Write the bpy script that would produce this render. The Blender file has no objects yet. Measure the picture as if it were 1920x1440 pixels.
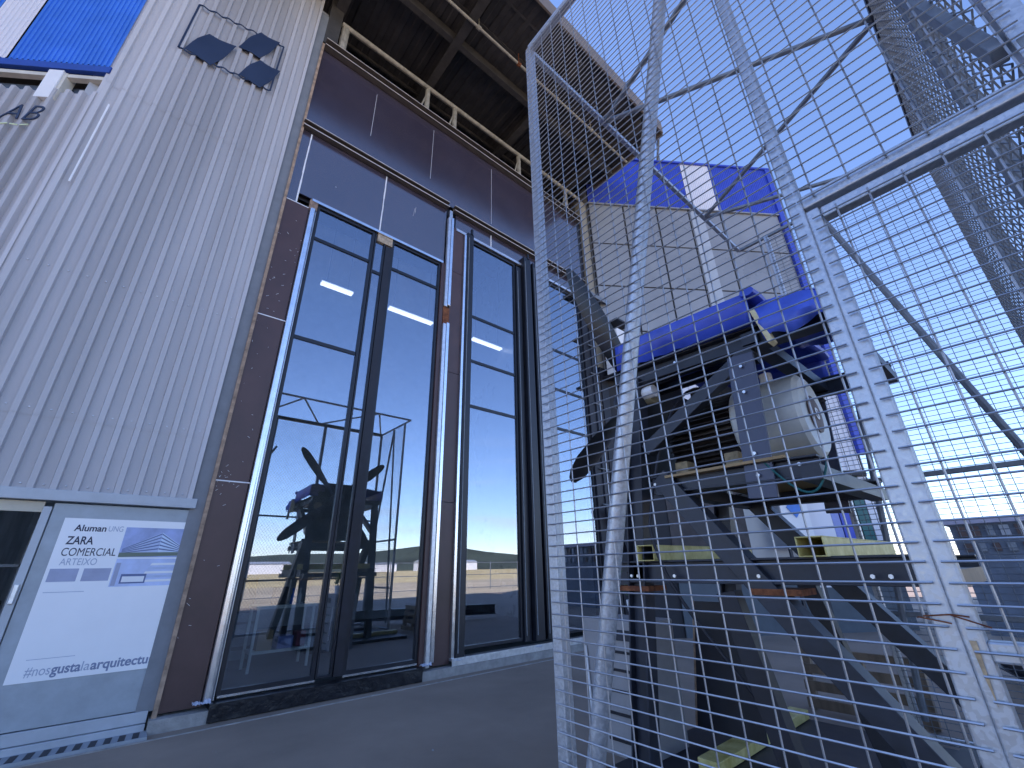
import bpy, math, random
from mathutils import Vector, Matrix
random.seed(7)
R = math.radians
sc = bpy.context.scene
col = sc.collection
# ------------------------------------------------------------ camera
cam = bpy.data.objects.new('camera', bpy.data.cameras.new('camera'))
col.objects.link(cam); sc.camera = cam
yaw, pitch, roll = R(40.656), R(23.023), R(-1.022)
fw = Vector((math.sin(yaw)*math.cos(pitch), math.cos(yaw)*math.cos(pitch), math.sin(pitch)))
rt = fw.cross(Vector((0, 0, 1))).normalized(); up = rt.cross(fw)
r2 = rt*math.cos(roll)+up*math.sin(roll); u2 = -rt*math.sin(roll)+up*math.cos(roll)
cam.matrix_world = Matrix(((r2.x, u2.x, -fw.x, 0), (r2.y, u2.y, -fw.y, 0), (r2.z, u2.z, -fw.z, 1.6), (0, 0, 0, 1)))
cam.data.lens = 15.15; cam.data.sensor_width = 36; cam.data.clip_end = 3000; cam.data.clip_start = .05
# ------------------------------------------------------------ light
SUN = Vector((-.42, .70, .62)).normalized()
w = bpy.data.worlds.new("World"); sc.world = w; w.use_nodes = True
nt = w.node_tree; bg = nt.nodes['Background']
sky = nt.nodes.new('ShaderNodeTexSky'); sky.sky_type = 'NISHITA'; sky.sun_disc = False
sky.sun_elevation = math.asin(SUN.z); sky.sun_rotation = math.atan2(SUN.x, SUN.y)
sky.air_density = .95; sky.dust_density = 0; sky.ozone_density = 4.5
tcw = nt.nodes.new('ShaderNodeTexCoord'); mpw = nt.nodes.new('ShaderNodeMapping'); mpw.inputs['Scale'].default_value = (1.6, 1.6, 16)
nzw = nt.nodes.new('ShaderNodeTexNoise'); nzw.inputs['Scale'].default_value = 1.5; nzw.inputs['Detail'].default_value = 7
rmw = nt.nodes.new('ShaderNodeMapRange'); rmw.inputs[1].default_value = .56; rmw.inputs[2].default_value = .74
spw = nt.nodes.new('ShaderNodeSeparateXYZ'); elw = nt.nodes.new('ShaderNodeMapRange'); elw.inputs[1].default_value = .30; elw.inputs[2].default_value = .10; elw.inputs[4].default_value = .55
muw = nt.nodes.new('ShaderNodeMath'); muw.operation = 'MULTIPLY'; mxw = nt.nodes.new('ShaderNodeMixRGB'); mxw.inputs[2].default_value = (5.2, 5.4, 5.8, 1)
nt.links.new(tcw.outputs['Generated'], mpw.inputs[0]); nt.links.new(mpw.outputs[0], nzw.inputs['Vector']); nt.links.new(nzw.outputs[0], rmw.inputs[0])
nt.links.new(tcw.outputs['Generated'], spw.inputs[0]); nt.links.new(spw.outputs[2], elw.inputs[0]); nt.links.new(rmw.outputs[0], muw.inputs[0]); nt.links.new(elw.outputs[0], muw.inputs[1])
nt.links.new(muw.outputs[0], mxw.inputs[0]); nt.links.new(sky.outputs[0], mxw.inputs[1]); nt.links.new(mxw.outputs[0], bg.inputs[0]); bg.inputs[1].default_value = .15
sd = bpy.data.lights.new('sun', 'SUN'); sd.energy = 4.0; sd.angle = R(.5); sd.color = (1, .94, .85)
so = bpy.data.objects.new('sun', sd); col.objects.link(so); so.rotation_euler = SUN.to_track_quat('Z', 'Y').to_euler()
sc.view_settings.view_transform = 'Standard'; sc.view_settings.look = 'None'
sc.view_settings.exposure = 1.3; sc.view_settings.gamma = 1
sc.view_settings.use_white_balance = True; sc.view_settings.white_balance_temperature = 6350; sc.view_settings.white_balance_tint = 22
# ------------------------------------------------------------ materials
MATS = {}
def mat(name, c, rough=.6, metal=0., var=.12, scale=4., c2=None, bump=0., bscale=30., spec=.5, kind=None, coat=0.):
    if name in MATS: return MATS[name]
    m = bpy.data.materials.new(name); m.use_nodes = True; n = m.node_tree.nodes; l = m.node_tree.links
    b = n['Principled BSDF']; b.inputs['Roughness'].default_value = rough; b.inputs['Metallic'].default_value = metal
    b.inputs['Specular IOR Level'].default_value = spec
    tc = n.new('ShaderNodeTexCoord')
    if kind == 'spangle':
        t = n.new('ShaderNodeTexVoronoi'); t.inputs['Scale'].default_value = scale; f = t.outputs['Color']
        l.new(tc.outputs['Object'], t.inputs['Vector'])
        sp = n.new('ShaderNodeSeparateColor'); l.new(f, sp.inputs[0]); fac = sp.outputs[0]
    elif kind == 'streak':
        mp = n.new('ShaderNodeMapping'); mp.inputs['Scale'].default_value = (1, 1, .08); l.new(tc.outputs['Object'], mp.inputs[0])
        t = n.new('ShaderNodeTexNoise'); t.inputs['Scale'].default_value = scale; t.inputs['Detail'].default_value = 8
        l.new(mp.outputs[0], t.inputs['Vector']); fac = t.outputs['Fac']
    else:
        t = n.new('ShaderNodeTexNoise'); t.inputs['Scale'].default_value = scale; t.inputs['Detail'].default_value = 7
        t.inputs['Roughness'].default_value = .62
        l.new(tc.outputs['Object'], t.inputs['Vector']); fac = t.outputs['Fac']
    cr = n.new('ShaderNodeValToRGB'); e = cr.color_ramp.elements
    lo = [max(0, x*(1-var)) for x in c]; hi = list(c2) if c2 else [min(1, x*(1+var)) for x in c]
    e[0].position = .32; e[1].position = .68; e[0].color = (*lo, 1); e[1].color = (*hi, 1)
    l.new(fac, cr.inputs[0]); l.new(cr.outputs[0], b.inputs['Base Color'])
    rr = n.new('ShaderNodeMapRange'); rr.inputs[3].default_value = max(0, rough-.1); rr.inputs[4].default_value = min(1, rough+.12)
    l.new(fac, rr.inputs[0]); l.new(rr.outputs[0], b.inputs['Roughness'])
    if bump:
        bt = n.new('ShaderNodeTexNoise'); bt.inputs['Scale'].default_value = bscale; bt.inputs['Detail'].default_value = 5
        l.new(tc.outputs['Object'], bt.inputs['Vector'])
        bp = n.new('ShaderNodeBump'); bp.inputs['Strength'].default_value = bump; bp.inputs['Distance'].default_value = .02
        l.new(bt.outputs['Fac'], bp.inputs['Height']); l.new(bp.outputs[0], b.inputs['Normal'])
    if coat: b.inputs['Coat Weight'].default_value = coat
    MATS[name] = m; return m
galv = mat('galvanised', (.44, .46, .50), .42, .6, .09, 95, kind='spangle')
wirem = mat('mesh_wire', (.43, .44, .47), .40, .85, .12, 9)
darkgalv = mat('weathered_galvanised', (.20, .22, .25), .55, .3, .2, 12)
cladm = mat('grey_cladding', (.47, .455, .47), .45, .0, .2, 1.3, kind='streak', bump=.05, bscale=3)
sillm = mat('pale_grey_metal', (.42, .45, .49), .45, .1, .1, 3)
bluem = mat('blue_cladding', (.045, .19, .68), .4, 0, .12, 2)
blued = mat('deep_blue_paint', (.04, .075, .48), .45, 0, .15, 3)
tarp = mat('blue_tarp', (.04, .085, .52), .42, 0, .25, 2.5, bump=.2, bscale=7)
brown = mat('brown_panel', (.078, .042, .040), .4, 0, .25, 1.2, bump=.06, bscale=2)
purple = mat('dark_board', (.050, .040, .060), .16, 0, .14, .5, spec=1.)
purple.node_tree.nodes['Principled BSDF'].inputs['IOR'].default_value = 1.85
rustt = mat('worn_timber_trim', (.35, .24, .17), .8, 0, .4, 9, bump=.4)
rust = mat('rusty_steel', (.20, .055, .025), .85, .2, .5, 14, c2=(.33, .12, .05), bump=.4)
alum = mat('bright_aluminium', (.78, .80, .84), .22, .95, .08, 6)
alumr = mat('scuffed_aluminium', (.62, .64, .68), .35, .8, .15, 14, bump=.1)
blackm = mat('black_frame', (.012, .014, .022), .38, .1, .2, 5)
foil = mat('black_membrane', (.008, .009, .014), .35, 0, .3, 6, bump=.8, bscale=9)
steel = mat('dark_grey_painted_steel', (.024, .028, .042), .45, .1, .35, 5, bump=.08, bscale=12)
steel2 = mat('black_steel', (.014, .014, .022), .5, .1, .3, 6)
beigem = mat('dusty_beige_steel', (.34, .31, .26), .6, .1, .3, 8)
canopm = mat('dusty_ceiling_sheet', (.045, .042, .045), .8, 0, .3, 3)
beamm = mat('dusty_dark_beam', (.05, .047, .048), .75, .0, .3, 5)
yellow = mat('chipped_yellow_paint', (.60, .48, .12), .5, 0, .2, 7, c2=(.78, .68, .30), bump=.15)
motorm = mat('grey_green_motor_paint', (.50, .52, .52), .42, 0, .12, 5, c2=(.60, .60, .56), bump=.05)
motord = mat('dusty_finned_iron', (.035, .030, .030), .6, .2, .5, 8)
foam = mat('cream_foam', (.75, .66, .40), .9, 0, .12, 20, bump=.3)
wood = mat('grey_pallet_wood', (.23, .17, .12), .85, 0, .35, 9, kind='streak', bump=.3)
asphalt = mat('asphalt', (.29, .225, .175), .85, 0, .22, .45, bump=.25, bscale=160)
conc = mat('concrete', (.30, .29, .28), .9, 0, .25, 5, bump=.4, bscale=40)
field = mat('dry_field', (.70, .51, .20), .95, 0, .2, .05, c2=(.80, .62, .30))
paleg = mat('pale_yard', (.58, .46, .29), .9, 0, .2, .12)
hillm = mat('wooded_hill', (.05, .065, .045), .95, 0, .4, .03)
white = mat('white_paint', (.80, .80, .82), .5, 0, .05, 3)
whiteclad = mat('white_cladding', (.74, .73, .78), .5, 0, .06, 1.2, kind='streak')
panelg = mat('smooth_grey_panel', (.27, .28, .30), .28, .0, .22, .35, spec=.7)
paneldark = mat('joint_dark', (.03, .03, .035), .8)
posterm = mat('poster_paper', (.86, .86, .88), .4, 0, .02, 3)
ink = mat('dark_ink', (.03, .035, .07), .6, 0, .02)
inkl = mat('pale_ink', (.40, .44, .55), .6, 0, .02)
emblm = mat('dark_blue_emblem', (.018, .032, .075), .5, 0, .15, 3)
green = mat('dark_green_paint', (.01, .12, .12), .5, 0, .1)
lilac = mat('lilac_blue_paint', (.25, .30, .62), .5, 0, .1)
inter = mat('hall_wall', (.42, .44, .48), .9, 0, .3, 1)
ifloor = mat('hall_floor', (.07, .09, .10), .5, 0, .2, 1)
carton = mat('cardboard', (.48, .33, .20), .85, 0, .15, 5)
leafm = mat('leaf_green', (.10, .20, .06), .6, 0, .3, 20)
louv = mat('cabinet_grey', (.30, .29, .30), .5, .1, .12, 4)
propm = mat('black_propeller_blade', (.016, .016, .020), .35, .1, .3, 6)
g = bpy.data.materials.new('window_glass'); g.use_nodes = True; n = g.node_tree.nodes; l = g.node_tree.links
for x in list(n):
    if x.type == 'BSDF_PRINCIPLED': n.remove(x)
tr = n.new('ShaderNodeBsdfTransparent'); tr.inputs[0].default_value = (.86, .90, .90, 1)
gl = n.new('ShaderNodeBsdfGlossy'); gl.inputs[0].default_value = (.80, .86, .98, 1); gl.inputs['Roughness'].default_value = 0
mx = n.new('ShaderNodeMixShader'); lw = n.new('ShaderNodeLayerWeight'); lw.inputs[0].default_value = .25
mr = n.new('ShaderNodeMapRange'); mr.inputs[3].default_value = .25; mr.inputs[4].default_value = .9
pw = n.new('ShaderNodeMath'); pw.operation = 'POWER'; pw.inputs[1].default_value = 4; lw.inputs[0].default_value = .5
l.new(lw.outputs['Facing'], pw.inputs[0]); l.new(pw.outputs[0], mr.inputs[0]); l.new(mr.outputs[0], mx.inputs[0])
l.new(tr.outputs[0], mx.inputs[1]); l.new(gl.outputs[0], mx.inputs[2]); l.new(mx.outputs[0], n['Material Output'].inputs[0])
glass = g
# ------------------------------------------------------------ mesh helpers
class MB:
    def __init__(s): s.v = []; s.f = []
    def add(s, vs, fs):
        o = len(s.v); s.v += [tuple(v) for v in vs]; s.f += [[i+o for i in f] for f in fs]; return s
    def box(s, x0, x1, y0, y1, z0, z1):
        v = [(x0, y0, z0), (x1, y0, z0), (x1, y1, z0), (x0, y1, z0), (x0, y0, z1), (x1, y0, z1), (x1, y1, z1), (x0, y1, z1)]
        return s.add(v, [(0, 3, 2, 1), (4, 5, 6, 7), (0, 1, 5, 4), (1, 2, 6, 5), (2, 3, 7, 6), (3, 0, 4, 7)])
    def bar(s, a, b, w, h, side=None):
        # rectangular bar from a to b; w along 'side', h along the third direction
        a = Vector(a); b = Vector(b); d = (b-a).normalized()
        sd = Vector(side) if side else (Vector((0, 0, 1)) if abs(d.z) < .9 else Vector((1, 0, 0)))
        t = d.cross(sd).normalized(); sd = t.cross(d).normalized()
        q = [sd*w/2+t*h/2, -sd*w/2+t*h/2, -sd*w/2-t*h/2, sd*w/2-t*h/2]
        return s.add([a+k for k in q]+[b+k for k in q], [(0, 1, 2, 3), (7, 6, 5, 4), (0, 4, 5, 1), (1, 5, 6, 2), (2, 6, 7, 3), (3, 7, 4, 0)])
    def ibeam(s, a, b, w, h, side=None, t=.014):
        # w = flange width along side, h = depth
        a = Vector(a); b = Vector(b); d = (b-a).normalized()
        sd = Vector(side) if side else Vector((1, 0, 0))
        p = d.cross(sd).normalized(); sd = p.cross(d).normalized()
        for k in (-1, 1): s.bar(a+p*k*(h-t)/2, b+p*k*(h-t)/2, w, t, sd)
        s.bar(a, b, t, h-2*t, sd); return s
    def tube(s, a, b, r, n=10, r2=None, cap=True):
        a = Vector(a); b = Vector(b); r2 = r if r2 is None else r2; d = (b-a).normalized()
        t = d.orthogonal().normalized(); q = d.cross(t)
        v = []
        for p, rr in ((a, r), (b, r2)):
            v += [p+(t*math.cos(2*math.pi*i/n)+q*math.sin(2*math.pi*i/n))*rr for i in range(n)]
        f = [(i, (i+1) % n, n+(i+1) % n, n+i) for i in range(n)]
        if cap: f += [tuple(range(n))[::-1], tuple(range(n, 2*n))]
        return s.add(v, f)
    def lathe(s, a, axis, prof, n=28):
        a = Vector(a); d = Vector(axis).normalized(); t = d.orthogonal().normalized(); q = d.cross(t); v = []
        for h, r in prof: v += [a+d*h+(t*math.cos(2*math.pi*i/n)+q*math.sin(2*math.pi*i/n))*r for i in range(n)]
        f = []
        for k in range(len(prof)-1):
            f += [(k*n+i, k*n+(i+1) % n, (k+1)*n+(i+1) % n, (k+1)*n+i) for i in range(n)]
        f += [tuple(range(n))[::-1], tuple(range((len(prof)-1)*n, len(prof)*n))]
        return s.add(v, f)
    def prism(s, pts, off):
        n = len(pts); off = Vector(off); v = [Vector(p) for p in pts]; v += [p+off for p in v]
        return s.add(v, [tuple(range(n))[::-1], tuple(range(n, 2*n))]+[(i, (i+1) % n, n+(i+1) % n, n+i) for i in range(n)])
    def build(s, name, m, parent=None, smooth=False, bevel=0):
        me = bpy.data.meshes.new(name)
        if parent is not None:
            b = parent.get('_o', (0, 0, 0)); s.v = [(x-b[0], y-b[1], z-b[2]) for x, y, z in s.v]
        me.from_pydata(s.v, [], s.f); me.materials.append(m); me.validate(); me.update()
        o = bpy.data.objects.new(name, me); col.objects.link(o)
        if parent is not None: o.parent = parent; o['_o'] = parent.get('_o', (0, 0, 0))
        if smooth:
            for p in me.polygons: p.use_smooth = True
            if hasattr(me, 'set_sharp_from_angle'): me.set_sharp_from_angle(angle=R(35))
        if bevel:
            bm = o.modifiers.new('bevel', 'BEVEL'); bm.width = bevel; bm.segments = 2; bm.limit_method = 'ANGLE'
        return o
def tag(o, label=None, cat=None, group=None, kind=None):
    if label: o['label'] = label
    if cat: o['category'] = cat
    if group: o['group'] = group
    if kind: o['kind'] = kind
    return o
def thing(name, loc, label, cat, group=None):
    o = bpy.data.objects.new(name, None); col.objects.link(o); o.location = loc; o['_o'] = tuple(loc); o.empty_display_size = .2
    return tag(o, label, cat, group)
def text(name, s, size, origin, u, m, parent, width=None, bold=0., shear=0., depth=.0015, nrm=None):
    cu = bpy.data.curves.new(name, 'FONT'); cu.body = s; cu.size = size; cu.offset = bold; cu.extrude = depth; cu.shear = shear
    t = bpy.data.objects.new(name, cu); col.objects.link(t); bpy.context.view_layer.update()
    me = bpy.data.meshes.new_from_object(t.evaluated_get(bpy.context.evaluated_depsgraph_get()))
    bpy.data.objects.remove(t); bpy.data.curves.remove(cu)
    xs = [v.co.x for v in me.vertices]; x0 = min(xs); k = (width/(max(xs)-x0)) if width else 1
    u = Vector(u).normalized(); up_ = Vector((0, 0, 1)); nn = u.cross(up_); b = Vector(parent.get('_o', (0, 0, 0))); o_ = Vector(origin)-b
    for v in me.vertices:
        c = v.co.copy(); v.co = o_+u*(c.x-x0)*k+up_*c.y+nn*c.z
    me.materials.clear(); me.materials.append(m)
    o = bpy.data.objects.new(name, me); col.objects.link(o); o.parent = parent; o['_o'] = tuple(b); return o
# ------------------------------------------------------------ ground and surroundings
D = 7.05
tag(MB().box(-700, 700, -700, 700, -.3, -.012).build('field', field), kind='structure')
tag(MB().box(-120, 120, -42, 30, -.011, -.006).build('pale_yard', paleg), kind='structure')
tag(MB().box(-45, 45, -12, 28, -.0055, 0).build('asphalt_yard', asphalt), kind='structure')
hb = MB(); N = 90
for i in range(N):
    for j in (0, 1, 2):
        a = math.pi*2*i/N; rr = (480, 560, 640)[j]; far = max(.0, -math.sin(a)); h = (0, 1, .2)[j]*(.12+.88*min(1, far*1.6))*(17+6*math.sin(a*5+1)+4*math.sin(a*11)+2*math.sin(a*23))
        hb.v.append((rr*math.cos(a), rr*math.sin(a), max(-1, h)))
for i in range(N):
    for j in (0, 1):
        k = (i+1) % N; hb.f.append((i*3+j, k*3+j, k*3+j+1, i*3+j+1))
tag(hb.build('hills', hillm), kind='structure')
# far white sheds across the field (seen mirrored in the glass)
for k, (x, y, sx, h, lb) in enumerate(((60, -330, 60, 6, 'long white shed across the dry field, widest of the three mirrored in the glass'),
                                       (150, -330, 36, 5, 'short white shed across the dry field, smallest of the three mirrored in the glass'),
                                       (230, -350, 60, 7, 'tall white shed across the dry field, highest of the three mirrored in the glass'))):
    t = thing('white_shed', (x, y, 0), lb, 'shed', 'white sheds across the field')
    MB().box(x-sx/2, x+sx/2, y-6, y+6, 0, h).build('wall', white, t)
    MB().prism([(x-sx/2-.3, y-6.4, h), (x-sx/2-.3, y+6.4, h), (x-sx/2-.3, y, h+1.6)], (sx+.6, 0, 0)).build('roof', sillm, t)
t = thing('yard_fence', (6, -17, 0), 'thin steel mesh fence with posts along the sunlit field edge', 'fence')
for z in (.15, 1.1, 2.0): MB().tube((-30, -17, z), (45, -17, z), .025, 6).build('rail', darkgalv, t)
for x in range(-30, 46, 3): MB().tube((x, -17, 0), (x, -17, 2.1), .035, 6).build('post', darkgalv, t)

random.seed(21)
gm = MB()
for k in range(420):
    x, y = random.uniform(-1, 9), random.uniform(2.2, 6.9); q_ = random.uniform(.002, .007)*(3 if random.random() < .03 else 1)
    a = random.random()*6; gm.add([(x+q_*math.cos(a+i*1.57), y+q_*math.sin(a+i*1.57), .0005) for i in range(4)]+[(x, y, q_*.8)], [(0, 1, 4), (1, 2, 4), (2, 3, 4), (3, 0, 4)])
tag(gm.build('grit', conc), 'pale grit scattered on the asphalt in front of the glazing', 'grit', kind='stuff')
# ------------------------------------------------------------ main building
B = thing('industrial_building', (2.5, 7.3, 0), 'tall hall clad in grey corrugated sheet and dark boards with a high overhanging roof', 'building')
def corrugated(mb, p0, u, L, z0, z1, pitch=.18, dep=.058, nrm=(0, -1), base=0.):
    u = Vector((u[0], u[1], 0)); nn = Vector((nrm[0], nrm[1], 0)); p0 = Vector((p0[0], p0[1], 0)); pts = []; s = 0
    prof = ((0, 0), (.30, 0), (.36, 1), (.94, 1)); k = 0
    while s < L-1e-6:
        f, h = prof[k % 4]; s = (k//4+f)*pitch
        if s > L: s = L
        pts.append(p0+u*s+nn*(base+(1-h)*dep)); k += 1
    for z in (z0, z1): mb.v += [(p.x, p.y, z) for p in pts]
    o = len(mb.v)-2*len(pts); n_ = len(pts)
    mb.f += [(o+i, o+i+1, o+n_+i+1, o+n_+i) for i in range(n_-1)]
    return mb
cw = MB()
seams = [2.48, 3.33, 5.13, 8.42, 11.2, 13.7]
for i in range(5): corrugated(cw, (-1.85, D), (1, 0), 2.39, seams[i]-.05*(i > 0), seams[i+1], base=(.005 if i % 2 else .0))
wall = cw.build('corrugated_wall', cladm, B)
MB().prism([(-1.895, D-.03, 2.48), (-1.835, D-.055, 2.48), (-1.835, D+.02, 2.48), (-1.885, D+.05, 2.48)], (0, 0, 11.22)).build('corner_strip', cladm, B)
for z in (): corrugated(MB_ := MB(), (-1.85, D), (1, 0), 2.39, z, z+.07, base=.009); MB_.build('sheet_lap', mat('pale_lap', (.50, .49, .51), .45), wall)
for k in range(13):
    for z in (2.53, 3.37, 5.17):
        sc_ = MB().lathe((-1.85+.09*0+.18*k+.12, D-.006, z), (0, -1, 0), [(0, .011), (.006, .009), (.009, .0)], 8).build('screw', alumr, wall)
MB().box(.545, .70, D-.02, D+.06, .2, 13.3).build('shadow_gap_panel', mat('blue_grey_return', (.20, .21, .23), .55), B)
MB().box(-1.85, .60, D-.075, D+.0, 2.36, 2.479).build('drip_flashing', sillm, B, bevel=.006)
# emblem on the wall (drawn flat on the sheet)
em = MB()
def P(x, z): return (x, D-.074, z)
def wavy(a, b, n=16, amp=.022, k=7): return [(a[0]+(b[0]-a[0])*i/n, a[1]+(b[1]-a[1])*i/n+amp*math.sin(i/n*k*2*math.pi)) for i in range(n+1)]
def strip(pts, wd):
    for a, b in zip(pts[:-1], pts[1:]): em.bar(P(*a), P(*b), wd, .006, (0, 1, 0))
    return
def emline(pts, wd=.028):
    for a, b in zip(pts[:-1], pts[1:]): em.bar(P(*a), P(*b), .008, wd, (0, 1, 0))
emline(wavy((-1.29, 11.05), (.06, 11.38), 42)); emline(wavy((-1.31, 9.78), (.055, 10.02), 42))
emline([(-1.29, 11.05), (-1.31, 9.78)]); emline([(.06, 11.38), (.055, 10.02)])
def blob(c):
    p = []
    n_ = len(c)
    for i in range(n_):
        a, b = c[i], c[(i+1) % n_]
        for k in range(5):
            f = k/5; bul = math.sin(f*math.pi)*.035
            mx_, mz = a[0]+(b[0]-a[0])*f, a[1]+(b[1]-a[1])*f
            cx = sum(q[0] for q in c)/n_; cz = sum(q[1] for q in c)/n_
            d = math.hypot(mx_-cx, mz-cz); p.append(P(mx_+(mx_-cx)/d*bul*(-1 if i % 2 else 1), mz+(mz-cz)/d*bul*(-1 if i % 2 else 1)))
    em.prism(p, (0, -.006, 0))
blob([(-1.24, 9.83), (-1.02, 10.50), (-.62, 10.60), (-.86, 9.78)])
blob([(-.59, 10.62), (-.35, 11.36), (-.02, 11.42), (-.25, 10.66)])
blob([(-.46, 9.95), (-.22, 10.63), (.12, 10.66), (-.11, 9.93)])
tag(em.build('emblem', emblm, wall), 'dark emblem of three wavy patches in a thin wavy outline')
MB().box(-1.72, -1.70, D-.08, D-.062, 6.42, 7.95).build('pale_streak', white, wall)
# angled wing on the left, folding back
U2 = Vector((-.822, .57, 0)); N2 = Vector((-.57, -.822, 0)); A2 = Vector((-1.85, D, 0))
def w2(s, o, z): p = A2+U2*s+N2*o; return (p.x, p.y, z)
m_ = MB(); corrugated(m_, (A2.x, A2.y), (U2.x, U2.y), 14, 2.48, 8.1, nrm=(N2.x, N2.y)); lw_ = m_.build('angled_grey_wall', cladm, B)
m_ = MB(); corrugated(m_, (A2.x, A2.y), (U2.x, U2.y), 1.42, 8.68, 13.7, pitch=.075, dep=.016, nrm=(N2.x, N2.y), base=.05); m_.build('blue_cladding', bluem, B)
m_ = MB(); q = A2+U2*1.425; corrugated(m_, (q.x, q.y), (U2.x, U2.y), .55, 8.68, 13.7, pitch=.075, dep=.016, nrm=(N2.x, N2.y), base=.05); m_.build('white_cladding_stripe', whiteclad, B)
m_ = MB(); q = A2+U2*1.98; corrugated(m_, (q.x, q.y), (U2.x, U2.y), 12, 8.68, 13.7, pitch=.075, dep=.016, nrm=(N2.x, N2.y), base=.05); m_.build('blue_cladding', bluem, B)
def w2box(mb, s0, s1, o0, o1, z0, z1):
    return mb.prism([w2(s0, o0, z0), w2(s1, o0, z0), w2(s1, o1, z0), w2(s0, o1, z0)], (0, 0, z1-z0))
w2box(MB(), -.02, 14, -.0, .065, 8.53, 8.66).build('blue_gutter', mat('gutter_blue', (.02, .07, .35), .4), B)
w2box(MB(), 0, 14, .0, .055, 8.57, 8.679).build('blue_gutter_lip', bluem, B)
w2box(MB(), -.02, 14, -.05, .03, 8.40, 8.47).build('cream_rail', mat('cream_metal', (.62, .58, .50), .5), B)
w2box(MB(), 0, 14, -.16, -.14, 8.1, 8.40).build('window_band', mat('dull_blue_glass', (.10, .14, .22), .15), B)
w2box(MB(), .58, .78, -.10, .06, 7.9, 8.50).build('white_pillar', white, B)
w2box(MB(), .53, .575, -.10, .04, 7.9, 8.47).build('cream_pillar_trim', MATS['cream_metal'], B)
p_ = w2(1.30, .067, 7.40)
lt = text('lettering', 'L AB', .44, p_, -U2, emblm, lw_, width=.78, bold=-.007, shear=.3, depth=.006)
ul = MB()
for i in range(9): ul.bar(w2(1.75-.13*i, .064, 7.30+.012*(i % 2)), w2(1.75-.13*i-.10, .064, 7.32-.02*(i % 2)), .02, .006)
ul.build('underline', mat('lime_paint', (.62, .70, .42), .5), lw_)
tag(w2box(MB(), 0, 14, .0, .075, 2.36, 2.479).build('drip_flashing', sillm, B))
# workshop front under the flashing on the left
w2box(MB(), 0, 14, -.10, .0, 0, 2.36).build('lower_wall', sillm, B)
MB().box(-3.2+1.35, -.76, D-.005, D+.05, 2.24, 2.35).build('door_header', mat('cream_header', (.55, .50, .40), .6), B)
MB().box(-1.88, -1.80, D-.03, D+.08, 0, 2.36).build('door_jamb', sillm, B)
dr = MB().box(-.68, .64, D-.01, D+.03, .22, 2.34).build('sliding_door', mat('door_grey', (.34, .38, .42), .45, .1), B)
MB().box(-.76, -.69, D-.03, D+.02, .20, 2.30).build('door_stile', sillm, dr, bevel=.005)
h_ = MB(); h_.bar((-.725, D-.055, 1.34), (-.725, D-.055, 1.52), .035, .03).box(-.745, -.705, D-.05, D-.03, 1.42, 1.52); h_.build('door_handle', alumr, dr, bevel=.004)
t_ = MB().box(-1.85, .66, D-.03, D+.08, .10, .21)
t_.box(-1.85, .66, D-.06, D+.08, .0, .095); t_.build('door_track', sillm, B, bevel=.005)
MB().box(-1.85, .68, D-.32, D-.062, .004, .035).build('drain_channel', mat('grey_channel', (.30, .33, .36), .6), B)
gr = MB()
for k in range(22): gr.prism([(-1.80+.112*k, D-.30, .036), (-1.745+.112*k, D-.30, .036), (-1.725+.112*k, D-.10, .036), (-1.78+.112*k, D-.10, .036)], (0, 0, .003))
gr.build('drain_slots', steel2, B)
# trim, brown panels
MB().box(.70, .745, D-.055, D+.03, .13, 12.30).build('timber_trim', rustt, B)
for z0, z1 in ((.16, 2.74), (2.755, 5.37), (5.385, 7.80)):
    MB().box(.747, 1.16, D-.02, D+.02, z0, z1).build('brown_panel', brown, B)
sm = MB()
for z in (2.747, 5.377, 7.81): sm.box(.70, 1.16, D-.024, D-.0205, z-.008, z+.008)
random.seed(3)
for k in range(60):
    x = random.uniform(.76, 1.12); z = random.choice((random.gauss(2.75, .1), random.gauss(6.4, .8), random.uniform(.5, 7)))
    L = random.uniform(.01, .05); sm.bar((x, D-.0225, z), (x+random.uniform(-L, L), D-.0225, z+random.uniform(-L, L)*.8), .003, .005)
sm.build('paint_scuffs', white, B)
MB().lathe((1.205, D-.03, .2), (0, 0, 1), [(0, .055), (7.6, .055)], 16).build('aluminium_cover', alum, B, smooth=True)
MB().box(1.14, 1.27, D-.02, D+.03, .2, 7.8).build('aluminium_cover_base', alumr, B)
MB().box(1.13, 1.27, D-.04, D+.03, 7.80, 8.02).build('rusty_cap', mat('flaky_brown', (.25, .17, .13), .8, 0, .5, 20), B)
# upper dark boards and ledges
def board(name, x0, x1, z0, z1, y=D): return MB().box(x0, x1, y-.01, y+.03, z0, z1).build(name, purple, B)
board('upper_board', .747, .905, 7.83, 9.62); board('upper_board', .915, 2.49, 8.06, 9.62); board('upper_board', 2.51, 4.05, 8.06, 9.62)
board('upper_board', 4.32, 5.40, 9.20, 9.62); board('upper_board', 5.42, 9.0, 9.20, 9.62)
MB().box(.747, 4.3, D+.081, D+.10, 8.0, 12.35).box(4.3, 9.3, D+.081, D+.10, 9.1, 12.35).build('light_blocking_backing', steel2, B)  # unseen sheet added to stop hall light leaking through the board gaps
board('fascia_board', .747, 9.0, 9.80, 12.15)
random.seed(5)
for x, z0, z1 in ((.91, 7.83, 9.6), (2.50, 8.06, 9.6), (5.41, 9.22, 9.6)):
    z = z0; ws = MB()
    while z < z1:
        e = min(z1, z+.18); ws.box(x-.009-random.random()*.006, x+.009+random.random()*.006, D-.014, D-.0105, z, e); z = e
    ws.build('white_joint', white, B)
for x, z0, z1 in ((2.02, 10.5, 11.9), (3.55, 10.3, 12.0), (5.42, 10.0, 12.0)): MB().box(x-.003, x+.003, D-.0125, D-.0105, z0, z1).build('fine_joint', white, B)
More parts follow.
